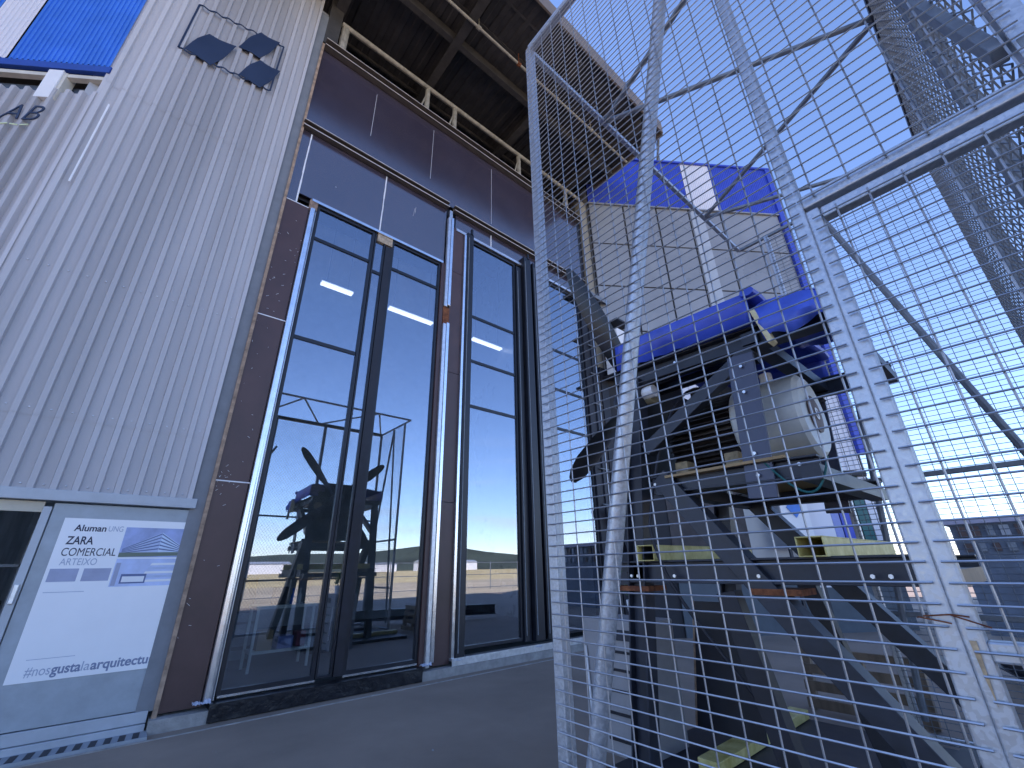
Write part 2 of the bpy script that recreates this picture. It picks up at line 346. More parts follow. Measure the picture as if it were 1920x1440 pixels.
for x, z, dx, dz in ((3.2, 8.9, .03, .25), (3.24, 9.0, .01, .2), (1.5, 8.6, .04, .02)): MB().bar((x, D-.012, z), (x+dx, D-.012, z+dz), .003, .006).build('scratch', white, B)
def ledge(x0, x1, z, dep=.13, h=.15):
    a = MB().box(x0, x1, D-dep, D-.012, z, z+.02); a.box(x0, x1, D-dep, D-.012, z+h-.02, z+h); a.box(x0, x1, D-.045, D-.02, z+.02, z+h-.02)
    o = a.build('ledge_channel', mat('ledge_brown', (.10, .085, .08), .6, .2), B)
    MB().box(x0, x1, D-dep-.006, D-dep, z-.004, z+.018).box(x0, x1, D-dep-.006, D-dep, z+h-.014, z+h+.004).build('ledge_edge', mat('pale_edge', (.55, .50, .46), .5, .2), o)
ledge(.72, 4.07, 9.63); ledge(4.22, 9.05, 9.63); ledge(.747, 9.1, 12.16, .16, .22)
# window heads
MB().box(1.16, 4.02, D-.05, D+.02, 7.99, 8.045).build('window_head', alum, B)
MB().box(4.33, 9.0, D-.05, D+.02, 9.12, 9.19).build('window_head', alumr, B)
# ---- windows
def window(x0, x1, z0, z1, trans, label=None, y=D+.03, fw_=.05, yaw_=0.):
    f = MB()
    f.box(x0, x0+fw_, y-.04, y+.05, z0, z1).box(x1-fw_, x1, y-.04, y+.05, z0, z1)
    f.box(x0+fw_, x1-fw_, y-.039, y+.049, z0, z0+fw_).box(x0+fw_, x1-fw_, y-.039, y+.049, z1-fw_, z1)
    o = f.build('window', blackm, B, bevel=.004)
    gm = MB(); dy = math.tan(yaw_)*(x1-x0)/2
    gm.prism([(x0+fw_-.004, y-.005-dy*0, z0+fw_), (x1-fw_+.004, y-.005, z0+fw_), (x1-fw_+.004, y-.005, z1-fw_), (x0+fw_-.004, y-.005, z1-fw_)], (0, .006, 0))
    gm.build('pane', glass, o)
    for z in trans: MB().box(x0+fw_, x1-fw_, y-.022, y-.006, z-.032, z+.032).build('transom', blackm, o)
    return o
window(1.28, 2.42, .24, 7.98, (7.24, 5.18)); window(2.43, 2.66, .24, 7.96, (7.05,), fw_=.03); window(2.80, 3.98, .24, 7.98, (7.30,))
MB().box(2.665, 2.795, D-.03, D+.16, .24, 7.75).build('black_mullion', steel2, B)
MB().box(2.48, 2.80, D-.02, D+.06, 7.80, 7.985).build('mullion_cap', mat('bare_timber', (.42, .33, .24), .8, 0, .3, 20), B)
MB().box(3.985, 4.07, D-.045, D+.05, .16, 8.0).build('brown_reveal', brown, B)
window(4.80, 6.22, .32, 9.08, (6.95, 5.81, 4.75)); window(7.18, 8.75, .32, 9.08, (6.95, 5.81, 4.75))
MB().box(1.30, 2.42, D-.03, D-.012, .215, .24).box(2.80, 3.96, D-.03, D-.012, .215, .24).build('bright_sill_strip', alum, B)
# central column strips
for x0, z0, z1 in ((4.075, 6.85, 9.35), (4.075, .16, 6.42)):
    MB().box(x0, x0+.075, D-.10, D-.02, z0, z1).build('aluminium_strip', alumr, B, bevel=.008)
    MB().box(x0+.09, x0+.16, D-.09, D-.02, z0+.06, z1+.05).build('aluminium_strip', alum, B, bevel=.008)
MB().box(4.08, 4.23, D-.06, D-.01, 6.42, 6.85).build('rusty_clip', rust, B)
MB().box(4.12, 4.20, D-.06, D-.01, 9.35, 9.62).build('joint_cap', alumr, B)
for z0, z1 in ((.16, 2.72), (2.73, 5.35), (5.36, 7.9), (7.91, 9.19)): MB().box(4.24, 4.55, D-.03, D+.02, z0, z1).build('brown_panel', brown, B)
MB().box(4.555, 4.62, D-.09, D-.02, .2, 9.1).build('aluminium_strip', alum, B, bevel=.006)
def jamb(x0, x1, z0, z1, y0=.12, cap=True):
    o = MB().box(x0, x1, D-y0, D+.05, z0, z1).build('frame_post', blackm, B, bevel=.006)
    MB().box(x0+.03, x0+.045, D-y0-.012, D-y0, z0+.1, z1-.15).build('edge_bead', darkgalv, o)
    if cap: MB().tube(((x0+x1)/2+.03, D-y0+.01, z1-.02), ((x0+x1)/2+.03, D-y0+.01, z1+.14), .035).build('bolt', blackm, o)
jamb(4.625, 4.80, .2, 9.18); jamb(6.225, 6.40, .3, 9.0, .06, False); jamb(6.42, 6.66, .3, 9.35, .16); jamb(6.74, 6.94, .3, 9.3, .16); jamb(6.96, 7.17, .3, 9.12, .06, False)
MB().box(6.66, 6.74, D-.03, D+.05, .3, 9.1).build('recess_strip', steel2, B)
# column on the right of the glazing, with brackets
MB().box(8.76, 9.30, D-.06, D+.3, .1, 9.62).build('dark_column', steel2, B)
MB().box(9.02, 9.12, D-.10, D-.061, .1, 9.0).build('column_rib', steel, B)
for k in range(9): MB().tube((8.9, D-.11, 1.2+k*.9), (9.25, D-.11, 1.2+k*.9), .02, 6).build('rung', darkgalv, B)
MB().box(8.5, 9.9, D-.30, D-.06, 9.20, 9.24).box(8.5, 9.9, D-.32, D-.30, 9.14, 9.28).build('shelf_bracket', darkgalv, B)
MB().box(9.30, 9.62, D-.02, D+.2, 6.9, 13.4).build('brown_return', mat('tan_return', (.28, .25, .20), .7), B)
window(9.35, 10.6, .35, 6.45, ())
MB().box(9.32, 10.7, D-.06, D+.1, 6.46, 6.56).build('beam', steel2, B)
MB().box(9.31, 9.62, D-.12, D-.03, .1, 6.9).build('dark_pilaster', steel2, B)
MB().box(9.16, 9.30, D-.09, D-.061, .1, 6.7).build('column_rib', beamm, B)
MB().bar((9.0, D-.25, 2.9), (9.55, D-.2, 1.9), .12, .10).build('strut', steel2, B)
# sills and kerb
MB().box(1.22, 4.0, D-.16, D+.06, .012, .19).build('membrane_sill', foil, B)
MB().box(4.55, 8.1, D-.12, D+.05, .20, .235).box(4.55, 8.1, D-.13, D-.12, .13, .24).build('aluminium_sill', alumr, B)
MB().box(.68, 1.24, D-.14, D+.1, 0, .13).box(4.01, 11, D-.14, D+.1, 0, .128).build('concrete_kerb', conc, B)
MB().box(-1.9, 11, D-.36, D-.345, .0, .012).build('edge_strip', conc, B)
random.seed(9)
for cx in (1.14, 4.08, 4.66, 6.5, 6.95, 7.3):
    pf = MB(); n_ = 16
    for i in range(n_+1):
        x = cx-.09+.18*i/n_; pf.v += [(x, D-.15+random.uniform(-.02, .02), .20+random.uniform(0, .015)), (x+random.uniform(-.01, .01), D-.10, .20+random.uniform(.01, .045)), (x, D-.06, .20+random.uniform(0, .03))]
    pf.f = [(i*3+j, i*3+3+j, i*3+4+j, i*3+1+j) for i in range(n_) for j in (0, 1)]
    pf.build('crumpled_foil', mat('blue_white_film', (.50, .53, .62), .35), B)
# ---- hall behind the glass (dark interior)
hm = MB(); X0, X1, Y1, ZT = -1.85, 13.4, 16, 15.2
hm.box(X0, X1, Y1, Y1+.2, 0, ZT)
hm.box(X0-.2, X0, D+.15, Y1, 0, ZT).box(X1, X1+.2, D+.6, Y1, 0, ZT); hm.build('hall_walls', inter, B)
MB().box(X0, X1, D+.11, Y1, .004, .06).build('hall_floor', ifloor, B)
MB().box(X0, .70, D+.12, D+.16, 2.4, 13.6).build('wall_lining', inter, B)
MB().box(-16, X1+.2, D+.02, 24, 15.2, 15.45).build('roof', canopm, B)
MB().box(-16, X0-.3, 17.2, 17.4, 0, 15.2).build('rear_wall', inter, B)
# building mass of the wings, to their real height
MB().prism([w2(0.05, -.2, 13.72), w2(14, -.2, 13.72), (-13, 24, 13.72), (-1.9, 24, 13.72)], (0, 0, 1.4)).build('wing_roof', canopm, B)
# ---- open eaves zone: posts, rails, canopy
MB().tube((1.1, D+.05, 12.42), (1.1, D+.05, 13.45), .09).build('eaves_post', beigem, B, smooth=True)
for x in (3.3, 4.15, 6.5, 8.6):
    MB().tube((x, D+.02, 12.38), (x, D+.02, 13.45), .065).build('eaves_post', beigem, B, smooth=True)
    MB().tube((x-.20, D+.06, 12.38), (x-.03, D+.03, 13.15), .022).build('eaves_brace', beigem, B)
MB().tube((1.0, D+.0, 13.42), (9.3, D+.0, 13.42), .06).tube((1.0, D+.1, 13.56), (9.3, D+.1, 13.56), .05).build('eaves_rail', beigem, B, smooth=True)
MB().box(.70, .98, D-.02, D+.5, 12.4, 14.2).build('corner_column', beamm, B)
CY, CZ, CX = 4.0, 14.08, 9.8
cm = MB(); k = -4.0
pts = []
while k < CX-.02: pts += [(k, .03), (k+.12, .03), (k+.15, 0), (k+.27, 0)]; k += .30
for (xa, ya), (xb, yb) in zip(pts[:-1], pts[1:]):
    if xb > CX: break
    cm.add([(xa, CY, CZ+.10+ya), (xb, CY, CZ+.10+yb), (xb, 10, CZ+.30+yb), (xa, 10, CZ+.30+ya)], [(0, 1, 2, 3)])
cn = thing('x', (0, 0, 0), '', ''); bpy.data.objects.remove(cn)
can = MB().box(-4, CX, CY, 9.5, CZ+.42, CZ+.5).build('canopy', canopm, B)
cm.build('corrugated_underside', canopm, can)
MB().box(-4, CX+.03, CY-.05, CY, CZ-.02, CZ+.5).build('gutter', mat('gutter_brown', (.17, .14, .12), .6), can)
MB().box(CX, CX+.06, CY-.02, 9.5, CZ-.06, CZ+.5).build('verge', MATS['gutter_brown'], can)
MB().tube((CX+.06, CY+.1, CZ+.15), (CX+.5, CY+.5, CZ-.35), .04).build('spout', darkgalv, can)
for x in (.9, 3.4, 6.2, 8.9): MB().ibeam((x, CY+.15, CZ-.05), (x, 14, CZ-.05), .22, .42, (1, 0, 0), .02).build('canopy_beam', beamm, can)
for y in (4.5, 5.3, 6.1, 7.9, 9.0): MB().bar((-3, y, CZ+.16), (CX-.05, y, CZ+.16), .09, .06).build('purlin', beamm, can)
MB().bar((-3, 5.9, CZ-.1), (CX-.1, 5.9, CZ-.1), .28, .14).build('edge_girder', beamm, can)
pp = MB().tube((-2, 5.2, CZ-.32), (CX-.2, 5.2, CZ-.32), .035); pp.build('sprinkler_pipe', beigem, can, smooth=True)
for x in (1.2, 2.4, 3.6, 4.9, 6.3, 7.8):
    c_ = MB().tube((x, 5.2, CZ-.4), (x, 5.2, CZ+.12), .016, 6); c_.tube((x-.05, 5.2, CZ-.32), (x+.05, 5.2, CZ-.32), .055); c_.build('pipe_clamp', rust if x in (4.9,) else beigem, can)
for y in (11, 13.5, 16.5): MB().ibeam((X0, y, 14.6), (X1, y, 14.6), .2, .5, (0, 1, 0), .02).build('roof_beam', beamm, B)

# ------------------------------------------------------------ right wing
A3 = Vector((9.65, 6.95, 0)); U3 = Vector((.822, -.57, 0)); N3 = Vector((-.57, -.822, 0))
W = thing('panelled_wing', (9.65, 6.95, 0), 'angled wing of smooth grey panels under a blue band, behind the mesh cage', 'building wing')
def w3(s, o, z): p = A3+U3*s+N3*o; return (p.x, p.y, z)
def w3box(s0, s1, o0, o1, z0, z1, mb=None):
    return (mb or MB()).prism([w3(s0, o0, z0), w3(s1, o0, z0), w3(s1, o1, z0), w3(s0, o1, z0)], (0, 0, z1-z0))
ss = [0, 1.25, 2.47, 3.68, 4.88, 6.1, 7.15]; zs = [6.75, 8.25, 9.90, 11.62, 13.36]
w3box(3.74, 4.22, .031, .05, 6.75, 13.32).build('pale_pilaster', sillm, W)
for i in range(6):
    for j in range(4): w3box(ss[i]+.03, ss[i+1]-.03, 0, .03, zs[j]+.025, zs[j+1]-.025).build('wall_panel', panelg, W, bevel=.004)
w3box(0, 7.2, -.06, -.001, 0, 15.6).build('joint_backing', paneldark, W)
for a, b, m in ((0, 3.74, bluem), (3.745, 4.86, whiteclad), (4.865, 7.3, bluem)):
    k = MB(); p = A3+U3*a; corrugated(k, (p.x, p.y), (U3.x, U3.y), b-a, 13.38, 15.62, pitch=.075, dep=.012, nrm=(N3.x, N3.y), base=.05)
    k.build('blue_band' if m is bluem else 'white_stripe', blued if m is bluem else m, W)
w3box(-.05, 7.3, .05, .10, 13.33, 13.379).build('band_flashing', panelg, W)
w3box(-.05, 7.35, -.06, .12, 15.62, 15.70).build('parapet_cap', blued, W)
w3box(7.16, 7.34, .0, .12, 4.4, 15.6).build('blue_corner_flashing', blued, W)
for j, (z0, z1) in enumerate(((3.95, 6.74),)):
    k = MB(); p = A3+U3*1.2; corrugated(k, (p.x, p.y), (U3.x, U3.y), 5.95, z0, z1, pitch=.25, dep=.03, nrm=(N3.x, N3.y)); k.build('white_corrugated_panel', whiteclad, W)
w3box(5.95, 7.15, .0, .10, 3.80, 3.94).build('door_lintel', beamm, W)
w3box(1.2, 3.3, .0, .02, 0, 3.94).build('lower_wall', mat('dim_brown_wall', (.07, .06, .06), .8, 0, .4, 2), W); w3box(3.3, 4.8, .0, .02, 0, 3.94).build('lower_wall', panelg, W)
w3box(1.2, 4.8, .0, .05, 0, 1.4).build('dark_plinth', mat('slate_plinth', (.10, .12, .14), .8), W); w3box(4.8, 7.2, .0, .07, 0, 1.0).build('dark_plinth', mat('slate_plinth', (.10, .12, .14), .8), W)
for s0, s1, m, nm in ((4.8, 5.75, whiteclad, 'white_door'), (5.76, 5.98, lilac, 'lilac_panel'), (6.02, 6.30, blued, 'blue_panel'), (6.34, 6.52, panelg, 'grey_panel'), (6.56, 6.86, green, 'green_panel'), (6.9, 7.15, whiteclad, 'white_panel')):
    w3box(s0, s1, .0, .03, .02, 3.78).build(nm, m, W)
w3box(4.8, 7.16, .04, .06, 1.2, 1.28).build('door_rail', white, W)
MB().prism([w3(0, -.07, 0), w3(7.3, -.07, 0), (20, 20, 0), (11.8, 20, 0)], (0, 0, 15.5)).build('wing_mass', panelg, W)
# low dark warehouse far to the right, seen through the gate
t = thing('site_building', (15.5, 0, 0), 'long low slate coloured building with two rows of small openings beyond the gate', 'building')
MB().box(15.5, 19, -.6, 1.55, 0, 2.38).build('wall', mat('slate_cladding', (.13, .155, .20), .7, 0, .25, 3), t)
MB().box(15.35, 19.2, -.7, 1.66, 2.38, 2.50).build('roof', mat('pale_roof_edge', (.42, .40, .50), .6), t)
random.seed(12)
for k in range(8):
    y = 1.35-k*.24; a = random.uniform(.05, .1)
    MB().box(15.44, 15.499, y-a, y+a, 2.08, 2.32).build('window', random.choice((panelg, inter, brown, darkgalv)), t)
    MB().box(15.44, 15.499, y-a, y+a*.8, 1.76, 1.94).build('window', random.choice((inter, brown, steel, darkgalv)), t)
# wall cabinet on the wing's corner
t = thing('wall_cabinet', (9.6, 6.8, 6.0), 'white metal cabinet fixed high on the wall left of the blue tarp', 'cabinet')
MB().box(9.45, 9.95, 6.3, 6.8, 6.62, 8.0).build('casing', white, t, bevel=.03)
MB().box(9.42, 9.449, 6.38, 6.50, 6.8, 7.1).build('switch_box', steel, t)
MB().box(9.4, 10.05, 6.2, 6.9, 6.54, 6.60).build('shelf', steel2, t)
MB().box(9.4, 10.05, 6.2, 6.9, 8.2, 8.26).bar((9.45, 6.5, 8.2), (9.45, 6.95, 7.9), .04, .04).build('bracket', steel2, t)
# ------------------------------------------------------------ poster on the sliding door
pt = thing('poster', (0, D-.014, .61), 'large white poster with two building pictures taped to the grey sliding door', 'poster')
PY = D-.0145
sheet = MB().box(-.56, .60, PY-.002, PY, .62, 2.19).build('sheet', posterm, pt)
text('title', 'ZARA', .118, (-.485, PY-.003, 1.915), (1, 0, 0), ink, pt, width=.225, bold=.0022, depth=.0006)
text('title', 'COMERCIAL', .118, (-.490, PY-.003, 1.795), (1, 0, 0), ink, pt, width=.455, bold=.0, depth=.0006)
text('company_name', 'Aluman', .095, (-.455, PY-.003, 2.055), (1, 0, 0), ink, pt, width=.27, bold=.002, depth=.0006)
text('company_name', 'UNG', .085, (-.165, PY-.003, 2.058), (1, 0, 0), inkl, pt, width=.13, depth=.0006)
text('place_name', 'ARTEIXO', .10, (-.475, PY-.003, 1.70), (1, 0, 0), inkl, pt, width=.30, depth=.0006)
text('slogan', '#nos', .125, (-.44, PY-.003, .672), (1, 0, 0), inkl, pt, width=.185, depth=.0006)
text('slogan', 'gusta', .125, (-.250, PY-.003, .672), (1, 0, 0), mat('grey_ink', (.20, .24, .36), .6, 0, .02), pt, width=.225, bold=.003, depth=.0006)
text('slogan', 'la', .125, (-.020, PY-.003, .672), (1, 0, 0), inkl, pt, width=.065, depth=.0006)
text('slogan', 'arquitectur', .125, (.052, PY-.003, .672), (1, 0, 0), MATS['grey_ink'], pt, width=.535, bold=.003, depth=.0006)
def pic(name, x0, x1, z0, z1, m, dy=.003, par=None): return MB().box(x0, x1, PY-dy, PY-.0021, z0, z1).build(name, m, par or pt)
p1 = pic('building_picture', -.01, .585, 1.78, 2.11, mat('print_sky', (.33, .40, .66), .4, 0, .25, 3))
def tri(name, q, m, dy, par): return MB().prism([(x, PY-dy, z) for x, z in q], (0, .0006, 0)).build(name, m, par)
tri('printed_facade', [(.01, 1.87), (.34, 2.06), (.345, 1.83), (.01, 1.82)], mat('print_pale', (.42, .50, .70), .4), .004, p1)
tri('printed_facade', [(.345, 2.06), (.575, 1.90), (.575, 1.83), (.345, 1.83)], mat('print_paler', (.55, .66, .82), .4), .004, p1)
for k in range(5):
    f = k/5
    tri('printed_floor_line', [(.01, 1.87-.05*f), (.34, 2.05-.21*f), (.34, 2.035-.21*f), (.01, 1.862-.05*f)], mat('print_dark', (.10, .14, .30), .4), .0048, p1)
    tri('printed_floor_line', [(.345, 2.05-.21*f), (.575, 1.895-.06*f), (.575, 1.887-.06*f), (.345, 2.035-.21*f)], MATS['print_dark'], .0048, p1)
tri('printed_lawn', [(-.008, 1.83), (.583, 1.84), (.583, 1.80), (-.008, 1.782)], mat('print_green', (.13, .17, .13), .4), .0052, p1)
p2 = pic('building_picture', -.01, .585, 1.47, 1.765, mat('print_sky_pale', (.48, .56, .80), .4, 0, .2, 3))
for k in range(5): tri('printed_floor_line', [(.32-.02*k, 1.715-.045*k), (.58, 1.72-.045*k), (.58, 1.695-.045*k), (.31-.02*k, 1.69-.045*k)], MATS['print_pale'] if k % 2 else white, .004, p2)
tri('printed_pavilion', [(.07, 1.60), (.30, 1.60), (.30, 1.50), (.07, 1.50)], MATS['print_dark'], .0044, p2)
tri('printed_pavilion_glass', [(.085, 1.575), (.285, 1.575), (.285, 1.515), (.085, 1.515)], white, .0048, p2)
tri('printed_post', [(.0, 1.72), (.04, 1.72), (.04, 1.48), (.0, 1.48)], mat('print_grey', (.33, .36, .50), .4), .0044, p2)
pic('grey_block', -.53, -.30, 1.535, 1.665, MATS['print_grey']); pic('grey_block', -.26, -.03, 1.535, 1.665, MATS['print_grey'])
pic('caption_line', -.52, -.20, 1.43, 1.436, inkl, .0026); pic('caption_line', -.46, -.10, .815, .820, inkl, .0026)

# ------------------------------------------------------------ things inside the hall behind the glass
lampm = bpy.data.materials.new('lit_tube'); lampm.use_nodes = True; lb_ = lampm.node_tree.nodes['Principled BSDF']
lb_.inputs['Emission Color'].default_value = (.85, .93, 1, 1); lb_.inputs['Emission Strength'].default_value = .9
for k, (xa, xb, lb) in enumerate(((2.9, 4.0, 'lit batten lamp high in the hall behind the left pane'), (5.3, 7.15, 'lit batten lamp high in the hall behind the second pane'), (9.0, 10.6, 'lit batten lamp high in the hall behind the third window'))):
    t = thing('batten_lamp', (xa, 13, 10.4), lb, 'lamp', 'lit batten lamps in the hall')
    MB().box(xa, xb, 12.9, 13.15, 10.42, 10.50).build('housing', sillm, t)
    for y in (12.95, 13.08): MB().tube((xa+.03, y, 10.37), (xb-.03, y, 10.37), .045, 8).build('tube', lampm, t)
    for x in (xa+.2, xb-.2): MB().tube((x, 13.02, 10.5), (x, 13.02, 15.2), .01, 5).build('hanger', steel, t)
t = thing('workbench', (2.5, 9.4, .06), 'pale steel workbench with a lower shelf behind the left window pane', 'workbench')
MB().box(2.02, 3.02, 9.15, 9.75, 1.0, 1.05).build('top', mat('bench_steel', (.78, .82, .82), .5), t)
MB().box(2.05, 3.0, 9.2, 9.7, .32, .36).build('shelf', MATS['bench_steel'], t)
for x in (2.06, 2.98):
    for y in (9.2, 9.7): MB().box(x-.02, x+.02, y-.02, y+.02, .06, 1.0).build('leg', MATS['bench_steel'], t)
def clutter(name, x0, x1, y0, y1, z0, z1, m, label, cat, group=None):
    o = MB().box(x0, x1, y0, y1, z0, z1).build(name, m, bevel=.01)
    return tag(o, label, cat, group)
clutter('carton', 1.86, 2.10, 9.8, 10.0, .951, 1.50, carton, 'tall brown carton on the tool chest behind the left end of the workbench', 'box')
clutter('carton', 2.14, 2.38, 9.25, 9.55, .361, .66, carton, 'brown carton on the lower shelf of the workbench', 'box')
clutter('parts_case', 2.46, 2.72, 9.25, 9.55, .361, .55, lilac, 'pale blue parts case on the lower shelf of the workbench', 'case')
clutter('parts_case', 2.78, 2.94, 9.3, 9.55, .361, .60, mat('dull_red', (.25, .04, .06), .6), 'dull red parts case on the lower shelf of the workbench', 'case')
clutter('monitor_box', 2.30, 2.52, 9.3, 9.5, 1.051, 1.34, steel, 'dark box in the middle of the workbench top', 'box')
random.seed(2)
for k, (x, lb, m) in enumerate(((2.62, 'blue spray bottle on the workbench beside the dark box', bluem), (2.74, 'white spray bottle on the workbench', white), (2.86, 'green glue bottle near the right end of the workbench', green))):
    o = MB().lathe((x, 9.35, 1.051), (0, 0, 1), [(0, .035), (.14, .035), (.18, .015), (.22, .015), (.23, .025), (.26, .02)], 12).build('bottle', m, smooth=True)
    tag(o, lb, 'bottle', 'bottles on the workbench')
t = thing('tool_chest', (1.9, 9.9, .06), 'dark tool chest standing on the hall floor behind the workbench', 'tool chest')
MB().box(1.7, 2.2, 9.78, 10.3, .06, .95).build('casing', steel, t, bevel=.01)
for z in (.2, .4, .6, .78): MB().box(1.75, 2.15, 9.76, 9.779, z, z+.14).build('drawer', darkgalv, t)
t = thing('gas_cylinder', (1.62, 9.0, .06), 'dull grey gas cylinder standing left of the workbench', 'gas cylinder')
MB().lathe((1.6, 9.0, .06), (0, 0, 1), [(0, .12), (.9, .12), (1.02, .05), (1.1, .04)], 16).build('body', darkgalv, t, smooth=True)
MB().tube((1.6, 9.0, 1.1), (1.6, 9.0, 1.2), .03).build('valve', alum, t)
t = thing('interior_stand', (3.6, 10.5, .06), 'tall pale tube stand on the hall floor behind the second pane', 'stand')
MB().tube((3.55, 10.5, .08), (3.55, 10.5, 3.0), .05).build('pole', alumr, t)
MB().tube((3.55, 10.5, .06), (3.55, 10.5, .09), .22, 16).build('foot', steel, t)

t = thing('storage_rack', (-1.3, 8.3, .06), 'dark storage rack with boxes inside the open door beside the poster', 'rack')
for z in (.5, 1.1, 1.7): MB().box(-1.75, -.85, 8.1, 8.5, z, z+.03).build('shelf', darkgalv, t)
for x in (-1.73, -.87): MB().box(x-.02, x+.02, 8.1, 8.14, .06, 2.1).build('upright', darkgalv, t)
for x, z, h, m, lb in ((-1.55, 1.13, .28, carton, 'brown carton on the middle shelf of the dark storage rack'), (-1.1, 1.13, .2, blackm, 'black crate on the middle shelf of the dark storage rack'), (-1.35, 1.73, .25, rust, 'rust coloured crate on the top shelf of the dark storage rack')):
    tag(MB().box(x-.15, x+.15, 8.15, 8.45, z+.002, z+h).build('crate', m, bevel=.01), lb, 'box')
# ------------------------------------------------------------ mesh cage
CG = thing('mesh_cage', (4.0, .7, 0), 'tall galvanised wire mesh cage enclosing the fan rig', 'cage')
XA, XB, YF, YR, ZR = 1.785, 6.236, 1.77, -.44, 6.086
def sq(name, a, b, w, par=CG, m=galv, side=None, h=None): return MB().bar(a, b, w, h or w, side).build(name, m, par, bevel=.006)
sq('corner_post', (XA+.035, YF, 0), (XA+.035, YF, ZR), .065, side=(0, 1, 0))
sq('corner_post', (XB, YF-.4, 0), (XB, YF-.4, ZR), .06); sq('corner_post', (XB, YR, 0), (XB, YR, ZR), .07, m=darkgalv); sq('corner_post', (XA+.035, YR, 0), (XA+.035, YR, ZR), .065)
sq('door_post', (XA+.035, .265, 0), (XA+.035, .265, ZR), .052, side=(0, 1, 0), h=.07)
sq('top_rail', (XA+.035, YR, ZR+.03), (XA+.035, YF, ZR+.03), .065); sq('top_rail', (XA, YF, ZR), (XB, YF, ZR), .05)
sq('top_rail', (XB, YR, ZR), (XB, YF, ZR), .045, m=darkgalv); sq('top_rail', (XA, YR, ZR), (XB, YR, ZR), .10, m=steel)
zz = [(1.9, YR), (2.95, YF), (3.84, YR), (5.0, YF), (6.2, YR)]
zz = [(2.25, YR), (2.92, YF), (4.02, YR), (5.15, YF), (6.2, YR)]
for a, b in zip(zz[:-1], zz[1:]): MB().tube((a[0], a[1], ZR), (b[0], b[1], ZR), .026, 8).build('roof_brace', darkgalv, CG, smooth=True)
MB().tube((XA+.035, YF-.05, 0.3), (XA+.035, .32, 6.0), .042, 12).build('diagonal_tube', galv, CG, smooth=True)
sq('bottom_rail', (XA+.035, YF, .06), (XA+.035, .27, .06), .06); sq('bottom_rail', (XB, YF-.4, .06), (XB, YR, .06), .06); sq('bottom_rail', (XA, YR, .06), (XB, YR, .06), .06)
sq('door_lintel', (XA+.035, .24, 2.955), (XA+.035, YR, 2.955), .062)
def wires(name, plane, c, h0, h1, z0, z1, dh, dz, r, par=CG, m=wirem, h_first=None, z_first=None, n=5):
    mb = MB(); h = h0 if h_first is None else h_first
    while h <= h1+1e-6:
        p = (c, h, z0) if plane == 'x' else (h, c, z0); q = (c, h, z1) if plane == 'x' else (h, c, z1)
        j_ = random.uniform(-.0012, .0012); p = tuple(a+(j_ if i != 2 else 0) for i, a in enumerate(p)); mb.tube(p, q, r, n, cap=False); h += dh
    z = z0 if z_first is None else z_first
    c2 = c-2*r*.9
    while z <= z1+1e-6:
        p = (c2, h0, z) if plane == 'x' else (h0, c2, z); q = (c2, h1, z) if plane == 'x' else (h1, c2, z)
        j_ = random.uniform(-.0018, .0018); p = (p[0], p[1], p[2]+j_); q = (q[0], q[1], q[2]-j_*.6); mb.tube(p, q, r, n, cap=False); z += dz
    return mb.build(name, m, par, smooth=True)
DZ, DY = .0546, .1165
wires('wire_mesh', 'x', XA-.004, .255, YF+.01, .05, ZR, DY, DZ, .0035, h_first=.30, z_first=.0655)
wires('wire_mesh', 'x', XA-.004, YR, .25, 2.95, ZR, DY, DZ, .0035, h_first=-.39, z_first=2.96)
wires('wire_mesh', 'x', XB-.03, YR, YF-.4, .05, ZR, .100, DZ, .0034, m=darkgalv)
# expanded metal partition
ex = MB(); cwid, chgt = .085, .105
x = XA+.12; row = 0
nx = int((XB-XA-.18)/cwid); nz = int((ZR-.3)/chgt)
for i in range(nx):
    x0 = XA+.12+i*cwid
    for s_ in (0, 1):
        for j in range(nz):
            z0 = .2+j*chgt
            a = (x0+(0 if s_ == 0 else cwid), YR+.03, z0); c_ = (x0+cwid*.5, YR+.045, z0+chgt*.5); b = (x0+(0 if s_ == 0 else cwid), YR+.03, z0+chgt)
            ex.bar(a, c_, .006, .005, (0, 1, 0)); ex.bar(c_, b, .006, .005, (0, 1, 0))
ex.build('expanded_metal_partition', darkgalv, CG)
for x in (2.75, 4.25): sq('partition_stile', (x, YR+.02, 0), (x, YR+.02, ZR), .09, m=darkgalv, h=.07)
sq('partition_brace', (XA+.03, YR+.06, 3.12), (2.9, YR+.06, 5.15), .065, m=darkgalv, h=.04)
for z in (1.37, 3.1): sq('partition_rail', (XA, YR+.0, z), (XB, YR+.0, z), .05, m=darkgalv)
# far side bracing
MB().tube((XB-.05, .70, 6.0), (XB-.05, -.30, 1.6), .035, 8).build('side_brace', darkgalv, CG, smooth=True)
MB().tube((XB-.05, 1.30, .2), (XB-.05, .7, 6.0), .03, 8).build('side_brace', darkgalv, CG, smooth=True)
for z in (2.42, 1.1): sq('side_rail', (XB-.02, YR, z), (XB-.02, YF-.4, z), .05, m=darkgalv)
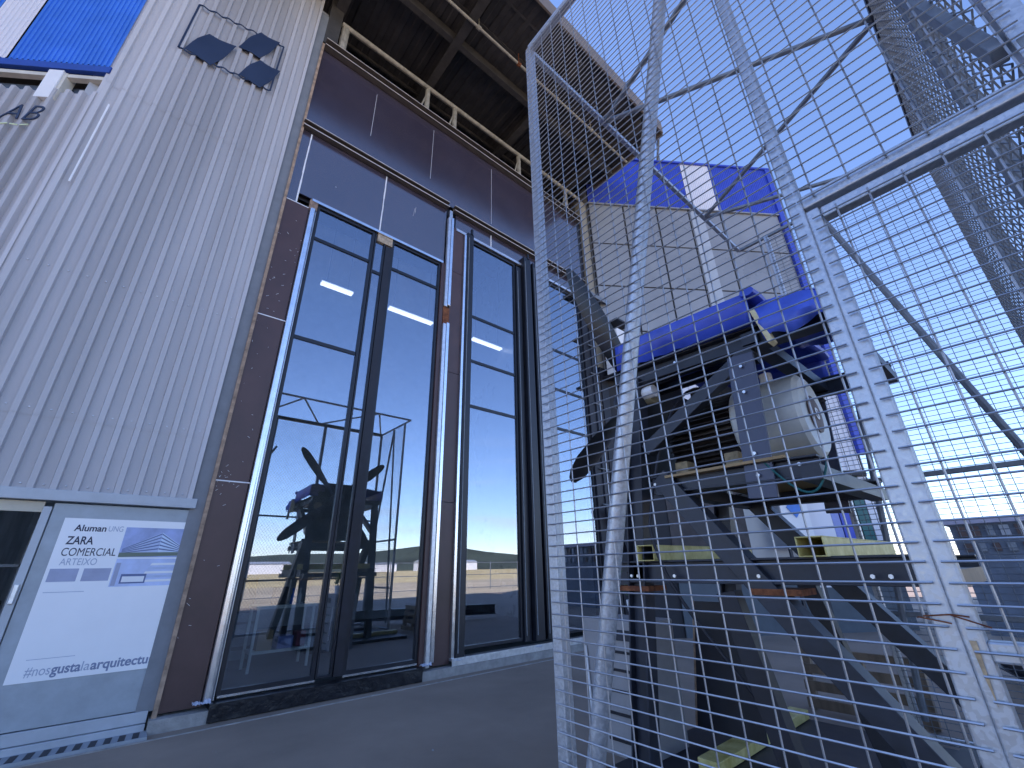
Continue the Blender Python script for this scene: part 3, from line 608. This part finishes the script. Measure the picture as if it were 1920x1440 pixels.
# the gate (a leaf of its own, hung on the cage)
GT = thing('cage_gate', (XA+.035, .22, 0), 'mesh gate leaf with rust stained stile, wired shut beside the cage post', 'gate')
sq('stile', (XA+.035, .217, .06), (XA+.035, .217, 2.905), .046, GT, side=(0, 1, 0), h=.06); sq('stile', (XA+.035, -.40, .06), (XA+.035, -.40, 2.905), .046, GT)
sq('top_rail', (XA+.035, .19, 2.875), (XA+.035, -.38, 2.875), .05, GT); sq('mid_rail', (XA+.035, .195, 1.375), (XA+.035, -.38, 1.375), .05, GT); sq('bottom_rail', (XA+.035, .19, .085), (XA+.035, -.38, .085), .05, GT)
wires('wire_mesh', 'x', XA-.004, -.42, .222, .07, 2.87, DY*.86, DZ, .0034, GT, h_first=-.36, z_first=.0655)
tw = MB()
for a, b in (((1.765, .30, 1.455), (1.765, .24, 1.462)), ((1.765, .24, 1.462), (1.765, .205, 1.458)), ((1.765, .245, 1.462), (1.765, .17, 1.435)), ((1.765, .31, 1.452), (1.765, .245, 1.440)), ((1.765, .31, 1.452), (1.80, .32, 1.448))):
    tw.tube(a, b, .0022, 6)
tag(tw.build('binding_wire', rust), 'rusty tie wire twisted round the gate stile and cage post', 'wire')
tag(MB().prism([(XA-.0005, .212, 1.40), (XA-.0005, .226, 1.40), (XA-.0005, .222, 1.31), (XA-.0005, .217, 1.25)], (.0015, 0, 0)).build('rust_stain', mat('rust_bleed', (.42, .30, .18), .7, 0, .4, 30), GT))

# ------------------------------------------------------------ fan rig inside the cage
FR = thing('fan_rig', (4.2, 1.2, 0), 'dark steel frame on legs carrying the motor and propeller under a tarp', 'test rig')
XS, XT = 3.4, 5.2
k_ = XS/3.2
MB().box(3.45, 6.0, .95, 2.95, .004, .065).build('base_sheet', steel2, FR)
def S(y, z, x=XS): return (x, y*k_, 1.6+(z-1.6)*k_)
def beam(name, a, b, w, h, x=XS, m=steel, ib=True):
    mb = MB(); p, q = S(*a, x), S(*b, x)
    (mb.ibeam(p, q, w, h, (1, 0, 0), .016) if ib else mb.bar(p, q, w, h, (1, 0, 0)))
    return mb.build(name, m, FR, bevel=.004)
for x, sgn in ((XS+.07, 1), (XT-.07, -1)):
    beam('leg', (2.05, 3.17), (2.42, 0.02), .14, .17, x, ib=True)
    beam('inclined_strut', (1.92, 2.26), (.28, .12), .15, .16, x, ib=False)
    beam('inclined_strut', (1.55, 1.42), (1.28, .12), .12, .14, x, steel2, ib=False)
    beam('platform_beam', (2.42, 1.55), (.40, 1.55), .12, .17, x)
    beam('head_beam', (2.15, 3.19), (.45, 3.14), .14, .17, x)
    beam('head_brace', (2.02, 2.50), (1.02, 3.08), .10, .11, x, ib=False)
    beam('motor_beam', (2.0, 2.20), (.80, 2.16), .12, .15, x)
beam('hanger_plate', (1.10, 3.05), (1.17, 2.0), .03, .20, XS+.03, mat('slate_painted_plate', (.065, .075, .125), .42), ib=False)
beam('hanger_plate', (1.10, 3.05), (1.17, 2.0), .03, .20, XT-.03, MATS['slate_painted_plate'], ib=False)
for y, z in ((2.15, 3.2), (1.0, 3.15), (.5, 3.1), (2.38, 1.5), (.45, 1.5), (1.9, 2.16), (.85, 2.12)):
    MB().bar(S(y, z), S(y, z, XT), .10, .12).build('cross_member', steel, FR)
MB().box(XS-.02, XT, .95*k_*1.02, 1.85*k_, 2.255+.02, 2.275+.02).build('motor_plate', mat('timber_shim', (.40, .27, .14), .8), FR)
for y in (2.10, .95):
    yy = y*k_; zc = 1.6+.085*k_; f_ = MB(); hw, hh, th = .08, .062, .008
    f_.box(XS-.05, XT+.05, yy-hw, yy+hw, zc+hh-th, zc+hh).box(XS-.05, XT+.05, yy-hw, yy+hw, zc-hh, zc-hh+th).box(XS-.05, XT+.05, yy-hw, yy-hw+th, zc-hh+th, zc+hh-th).box(XS-.05, XT+.05, yy+hw-th, yy+hw, zc-hh+th, zc+hh-th)
    f_.build('forklift_pocket', yellow, FR, bevel=.003)
MB().box(4.0, 6.0, 2.24, 2.42, .07, .15).build('floor_runner', yellow, FR, bevel=.006)
MB().box(3.5, 5.9, .9, 1.05, .0, .12).build('floor_runner', steel2, FR)
for y in (2.28, 1.22): MB().box(XS-.02, XS+.25, y*k_-.16, y*k_+.16, 1.6-.19*k_, 1.6-.14*k_-.015).build('rusty_pad', rust, FR)
MB().box(4.1, 4.75, 1.6, 2.3, .0, .035).build('base_plate', steel2, FR)
# black board standing in the frame with raw edge
o = MB().prism([(4.6, 2.73, .17), (4.6, 2.10, .17), (4.6, 2.10, 1.25), (4.6, 2.56, 1.25)], (.02, 0, 0)).build('black_board', steel2); tag(o, 'black board with a raw timber edge standing upright under the fan rig', 'board')
MB().prism([(4.598, 2.75, .17), (4.598, 2.73, .17), (4.598, 2.56, 1.25), (4.598, 2.58, 1.25)], (.024, 0, 0)).build('raw_edge', rustt, o)
MB().box(XS+.16, 4.45, 2.20, 2.235, 2.30, 3.50).box(3.7, 4.5, 2.236, 2.29, 2.7, 3.72).build('front_plate', steel2, FR)
random.seed(31)
def cable(name, pts, r_, m, par):
    mb = MB(); n_ = 14; prev = None
    for i in range(n_+1):
        f = i/n_; a, b, c, d = [Vector(p) for p in pts]
        q = a*(1-f)**3+b*3*f*(1-f)**2+c*3*f*f*(1-f)+d*f**3
        if prev is not None: mb.tube(prev, q, r_, 7)
        prev = q
    return mb.build(name, m, par, smooth=True)
cable('power_cable', ((4.0, 1.7, 3.15), (3.6, 1.9, 3.3), (3.45, 2.1, 2.4), (3.36, 2.16, 1.9)), .013, steel2, FR)
cable('power_cable', ((3.36, 2.16, 1.9), (3.33, 2.1, 1.3), (3.5, 1.7, 1.0), (3.6, 1.2, .1)), .013, steel2, FR)
cable('earth_cable', ((3.42, 1.2, 2.3), (3.40, 1.0, 2.0), (3.42, .9, 1.9), (3.46, .8, 2.25)), .008, green, FR)
for y, z in ((2.28, 1.52), (2.22, 1.52), (1.9, 1.52), (1.3, 1.52), (.7, 1.52), (.62, 1.52), (1.10, 2.95), (1.12, 2.75), (1.15, 2.30), (1.16, 2.15), (1.95, 2.2), (.9, 2.18), (2.05, 3.15), (1.6, 3.17)):
    p = S(y, z); MB().tube((XS-.012, p[1], p[2]), (XS+.004, p[1], p[2]), .013, 6).build('bolt', alumr, FR)
# motor
MT = thing('electric_motor', (4.05, 1.6, 2.29), 'grey electric motor with finned dark body and round end cover', 'motor')
mx_, mz = 4.02, 2.70
MB().lathe((mx_, .93, mz), (0, 1, 0), [(0, .12), (.0, .31), (.03, .345), (.50, .36), (.52, .345)], 40).build('fan_cowl', motorm, MT, smooth=True)
MB().lathe((mx_, .925, mz), (0, -1, 0), [(0, .155), (.006, .155), (.012, .13)], 32).build('nameplate_disc', mat('brown_disc', (.10, .055, .045), .6), MT, smooth=True)
text('disc_mark', 'S', .13, (mx_-.04, .908, mz-.045), (1, 0, 0), white, MT, width=.075, bold=.004, depth=.001)
MB().lathe((mx_, 1.45, mz), (0, 1, 0), [(0, .27), (.62, .27)], 32).build('stator_body', motord, MT, smooth=True)
fn = MB()
for i in range(44):
    a = 2*math.pi*i/44; d = Vector((math.cos(a), 0, math.sin(a)))
    c_ = Vector((mx_, 0, mz))
    fn.bar(c_+d*.305+Vector((0, 1.46, 0)), c_+d*.305+Vector((0, 2.05, 0)), .085, .009, tuple(d))
fn.build('cooling_fins', motord, MT)
MB().box(mx_-.14, mx_+.14, 1.55, 1.85, mz+.33, mz+.46).build('terminal_box', motord, MT, bevel=.01)
MB().tube((mx_-.3, 1.2, mz+.36), (mx_-.3, 1.2, mz+.44), .02).build('lifting_eye', white, MT); MB().tube((mx_-.02, 1.2, mz+.34), (mx_-.02, 1.2, mz+.44), .05).build('lifting_eye', white, MT)
for y in (1.5, 1.95): MB().box(mx_-.36, mx_+.36, y-.06, y+.06, 2.296, 2.45).build('foot', mat('dusty_ochre', (.32, .25, .15), .8, 0, .4, 14), MT, bevel=.01)
MB().lathe((mx_-.45, 2.05, 3.12), (0, 1, 0), [(0, .10), (.25, .10)], 20).build('shaft_bearing', mat('dusty_ochre2', (.28, .24, .15), .7), MT)
MB().tube((mx_-.52, 2.0, 3.12), (mx_-.52, 2.12, 3.12), .06).build('bearing_cap', white, MT)
# propeller
PR = thing('propeller', (3.95, 2.45, 3.30), 'four bladed black propeller facing the glass', 'propeller')
MB().lathe((3.95, 2.31, 3.30), (0, 1, 0), [(0, .13), (.30, .15), (.38, .12), (.45, .05)], 24).build('hub', steel, PR, smooth=True)
MB().tube((3.95, 1.2, 3.30), (3.95, 2.32, 3.30), .06, 14).build('shaft', steel, FR)
Rp = 1.60; a0 = math.atan2(2.26-3.22, 2.72-4.08)+R(5)
for kk in range(4):
    a = a0-kk*math.pi/2; d = Vector((math.cos(a), 0, math.sin(a))); t_ = Vector((-d.z, 0, d.x)); bl = MB(); secs = []
    for f, ch in ((.07, .11), (.16, .13), (.3, .21), (.5, .27), (.7, .27), (.88, .22), (.97, .13), (1, .05)):
        tw_ = R(50-40*f); c_ = Vector((3.95, 2.45, 3.30))+d*Rp*f
        e = (t_*math.cos(tw_)+Vector((0, 1, 0))*math.sin(tw_)); nn = d.cross(e)
        th = .035*(1.2-f); secs.append([c_-e*ch/2, c_-e*ch*.1+nn*th, c_+e*ch/2, c_-e*ch*.1-nn*th*.5])
    v = [p for s_ in secs for p in s_]; f_ = []
    for i in range(len(secs)-1): f_ += [(i*4+j, i*4+(j+1) % 4, (i+1)*4+(j+1) % 4, (i+1)*4+j) for j in range(4)]
    f_ += [(3, 2, 1, 0), tuple(range(len(v)-4, len(v)))]
    bl.add(v, f_).build('blade', propm, PR, smooth=True)
# tarp cover over the rig
TP = thing('tarp_cover', (4.3, 1.3, 3.35), 'blue tarp stretched over the top of the fan rig', 'tarp')
tb = MB(); n1, n2 = 24, 14; random.seed(4)
def tarpP(i, j):
    y = (2.14-(2.14-.93)*i/n1)*k_; x = XS-.06+(XT-XS+.12)*j/n2
    z = 3.655-.05*i/n1+.006*math.sin(i*.9+j*.5)*min(1, j)+.02*math.sin(j*1.3)*min(1, j); return (x, y, z)
v = []
for i in range(n1+1):
    p0 = tarpP(i, 0); v.append((p0[0]-.01+.006*math.sin(i*2.1), p0[1], 3.37-.04*i/n1+.008*math.sin(i*1.7)))
    v += [tarpP(i, j) for j in range(n2+1)]
    p0 = tarpP(i, n2); v.append((p0[0]+.01, p0[1], 3.37-.04*i/n1))
nw = n2+3
f_ = [(i*nw+j, (i+1)*nw+j, (i+1)*nw+j+1, i*nw+j+1) for i in range(n1) for j in range(nw-1)]
tb.add(v, f_); o = tb.build('sheet', tarp, TP, smooth=True); sf = o.modifiers.new('thick', 'SOLIDIFY'); sf.thickness = .006
rl = MB(); v = []; n3 = 12   # rolled end
for i in range(n3+1):
    x = XS-.08+(XT-XS+.1)*i/n3
    for a in range(10): v.append((x, .97+.055*math.cos(a*.63)*(1+.1*math.sin(i*1.9)), 3.60+.038*math.sin(a*.63)+.008*math.sin(i*1.3)))
f_ = [(i*10+a, i*10+(a+1) % 10, (i+1)*10+(a+1) % 10, (i+1)*10+a) for i in range(n3) for a in range(10)]+[tuple(range(10)), tuple(range(n3*10, n3*10+10))]
rl.add(v, f_).build('rolled_edge', tarp, TP, smooth=True)
TQ = thing('foam_board', (4.0, .78, 3.2), 'sagging blue covered foam board with cream edge jutting from the rig top', 'foam board')
q = MB(); v = []; na = 16; nb = 8
for i in range(na+1):
    for j in range(nb+1):
        s_ = i/na; x = XS-.10+(XT-XS-.7)*j/nb
        y = .95-.50*s_+.01*math.sin(j*1.1); z = (3.42+.05*math.sin(s_*3.14)-.10*s_)+.02*math.sin(j*1.7+i*.6); v.append((x, y, z))
q.add(v, [(i*(nb+1)+j, (i+1)*(nb+1)+j, (i+1)*(nb+1)+j+1, i*(nb+1)+j+1) for i in range(na) for j in range(nb)])
o = q.build('cover_sheet', tarp, TQ, smooth=True); sf = o.modifiers.new('thick', 'SOLIDIFY'); sf.thickness = .008
fl = MB(); v = []
for i in range(na+1):
    s_ = i/na; y = .95-.50*s_
    v += [(XS-.105+.01*math.sin(i), y, 3.42+.05*math.sin(s_*3.14)-.10*s_), (XS-.13-.02*math.sin(i*.8), y-.01, 3.27-.03*math.sin(s_*3.14)), (XS-.11-.02*math.sin(i*1.1), y-.03, 3.13+.03*math.sin(i*.7)+.03*s_)]
fl.add(v, [(i*3+j, (i+1)*3+j, (i+1)*3+j+1, i*3+j+1) for i in range(na) for j in range(2)])
o = fl.build('hanging_flap', mat('light_blue_tarp', (.07, .13, .60), .4, 0, .25, 3, bump=.3, bscale=8), TQ, smooth=True); sf = o.modifiers.new('thick', 'SOLIDIFY'); sf.thickness = .006
MB().prism([(XS-.14, .97, 3.395), (XS-.14, .935, 3.40), (XS-.14, .865, 3.10), (XS-.14, .90, 3.08)], (.10, 0, 0)).build('foam_edge', foam, TQ, bevel=.006)
MB().prism([(XS-.08, .53, 3.13), (XS-.08, .49, 3.19), (XS-.08, .44, 3.05), (XS-.08, .45, 2.94)], (.06, 0, 0)).build('torn_foil', alum, TQ)

# ------------------------------------------------------------ other yard things
LC = thing('louvred_cabinet', (3.9, 3.1, 0), 'grey electrical cabinet with dark louvre slots beside the rig leg', 'cabinet')
MB().box(3.9, 4.4, 2.72, 3.46, .0, 1.10).build('casing', louv, LC, bevel=.012)
for z in (.12, .32, .50, .67, .82): MB().box(3.885, 3.899, 2.90, 3.22, z, z+.022).build('louvre_slot', steel2, LC)
MB().box(3.885, 3.899, 2.86, 3.18, .93, 1.02).build('label_plate', steel, LC)
MB().tube((3.88, 3.40, .2), (3.88, 3.43, .85), .012, 6).build('cable', white, LC)
PL = thing('wooden_pallet', (6.6, 1.9, 0), 'weathered wooden pallet standing on its edge beyond the cage side mesh', 'pallet')
for y in (2.42, 1.35, 1.88): MB().bar((6.72, y, .02), (6.85, y, .62), .09, .09, (0, 1, 0)).build('bearer', wood, PL, bevel=.004)
for z in (.07, .24, .41, .58): MB().bar((6.66+z*.2, 2.47, z), (6.66+z*.2, 1.3, z), .10, .022, (0, 0, 1)).build('slat', wood, PL, bevel=.003)
# stacked beams on the ground to the right
for k, (y0, x0, lb) in enumerate(((-.55, 5.0, 'dark steel girder lying nearest behind the gate'), (-.15, 6.8, 'dark steel girder lying farther behind the gate'))):
    o = MB().ibeam((x0, y0, .3), (x0+3.5, y0+1.2, .3), .2, .3, (0, 1, 0), .02).build('steel_girder', steel, bevel=.004); tag(o, lb, 'girder', 'steel girders lying behind the gate')
PLT = thing('potted_plant', (4.1, 2.95, 1.1), 'small leafy plant in a white pot on top of the louvred cabinet', 'plant')
MB().lathe((4.1, 2.95, 1.1), (0, 0, 1), [(0, .045), (.17, .065), (.175, .06)], 16).build('pot', white, PLT, smooth=True)
lf = MB(); random.seed(8)
for k in range(60):
    a = random.uniform(0, 6.28); z = random.uniform(.05, .55); r = random.uniform(.02, .16); c_ = Vector((4.1+math.cos(a)*r*.6, 2.95+math.sin(a)*r*.6, 1.28+z*.5)); d = Vector((math.cos(a), math.sin(a), random.uniform(-.2, 1))).normalized()*.06; s_ = d.orthogonal().normalized()*.014
    lf.add([c_-d, c_+s_, c_+d, c_-s_], [(0, 1, 2, 3)])
lf.build('foliage', leafm, PLT); MB().tube((4.1, 2.95, 1.25), (4.1, 2.95, 1.55), .008, 5).build('stem', leafm, PLT)
SB = thing('emblem_sign', (12.6, 4.6, 0), 'white sign board with a blue diamond emblem behind the rig', 'sign')
MB().prism([w3(4.0, .5, 1.9), w3(4.75, .5, 1.9), w3(4.75, .46, 1.9), w3(4.0, .46, 1.9)], (0, 0, 1.9)).build('board', white, SB)
c0 = Vector(w3(4.38, .51, 2.9)); e = U3*.22; f = Vector((0, 0, .26))
MB().prism([c0-e, c0-f, c0+e, c0+f], N3*.01).build('diamond_mark', mat('sign_blue', (.05, .20, .62), .5), SB)
for s_ in (4.05, 4.7): MB().prism([w3(s_-.03, .45, 0), w3(s_+.03, .45, 0), w3(s_+.03, .39, 0), w3(s_-.03, .39, 0)], (0, 0, 2.2)).build('leg', steel, SB)
for o in list(bpy.data.objects):
    if '_o' in o: del o['_o']
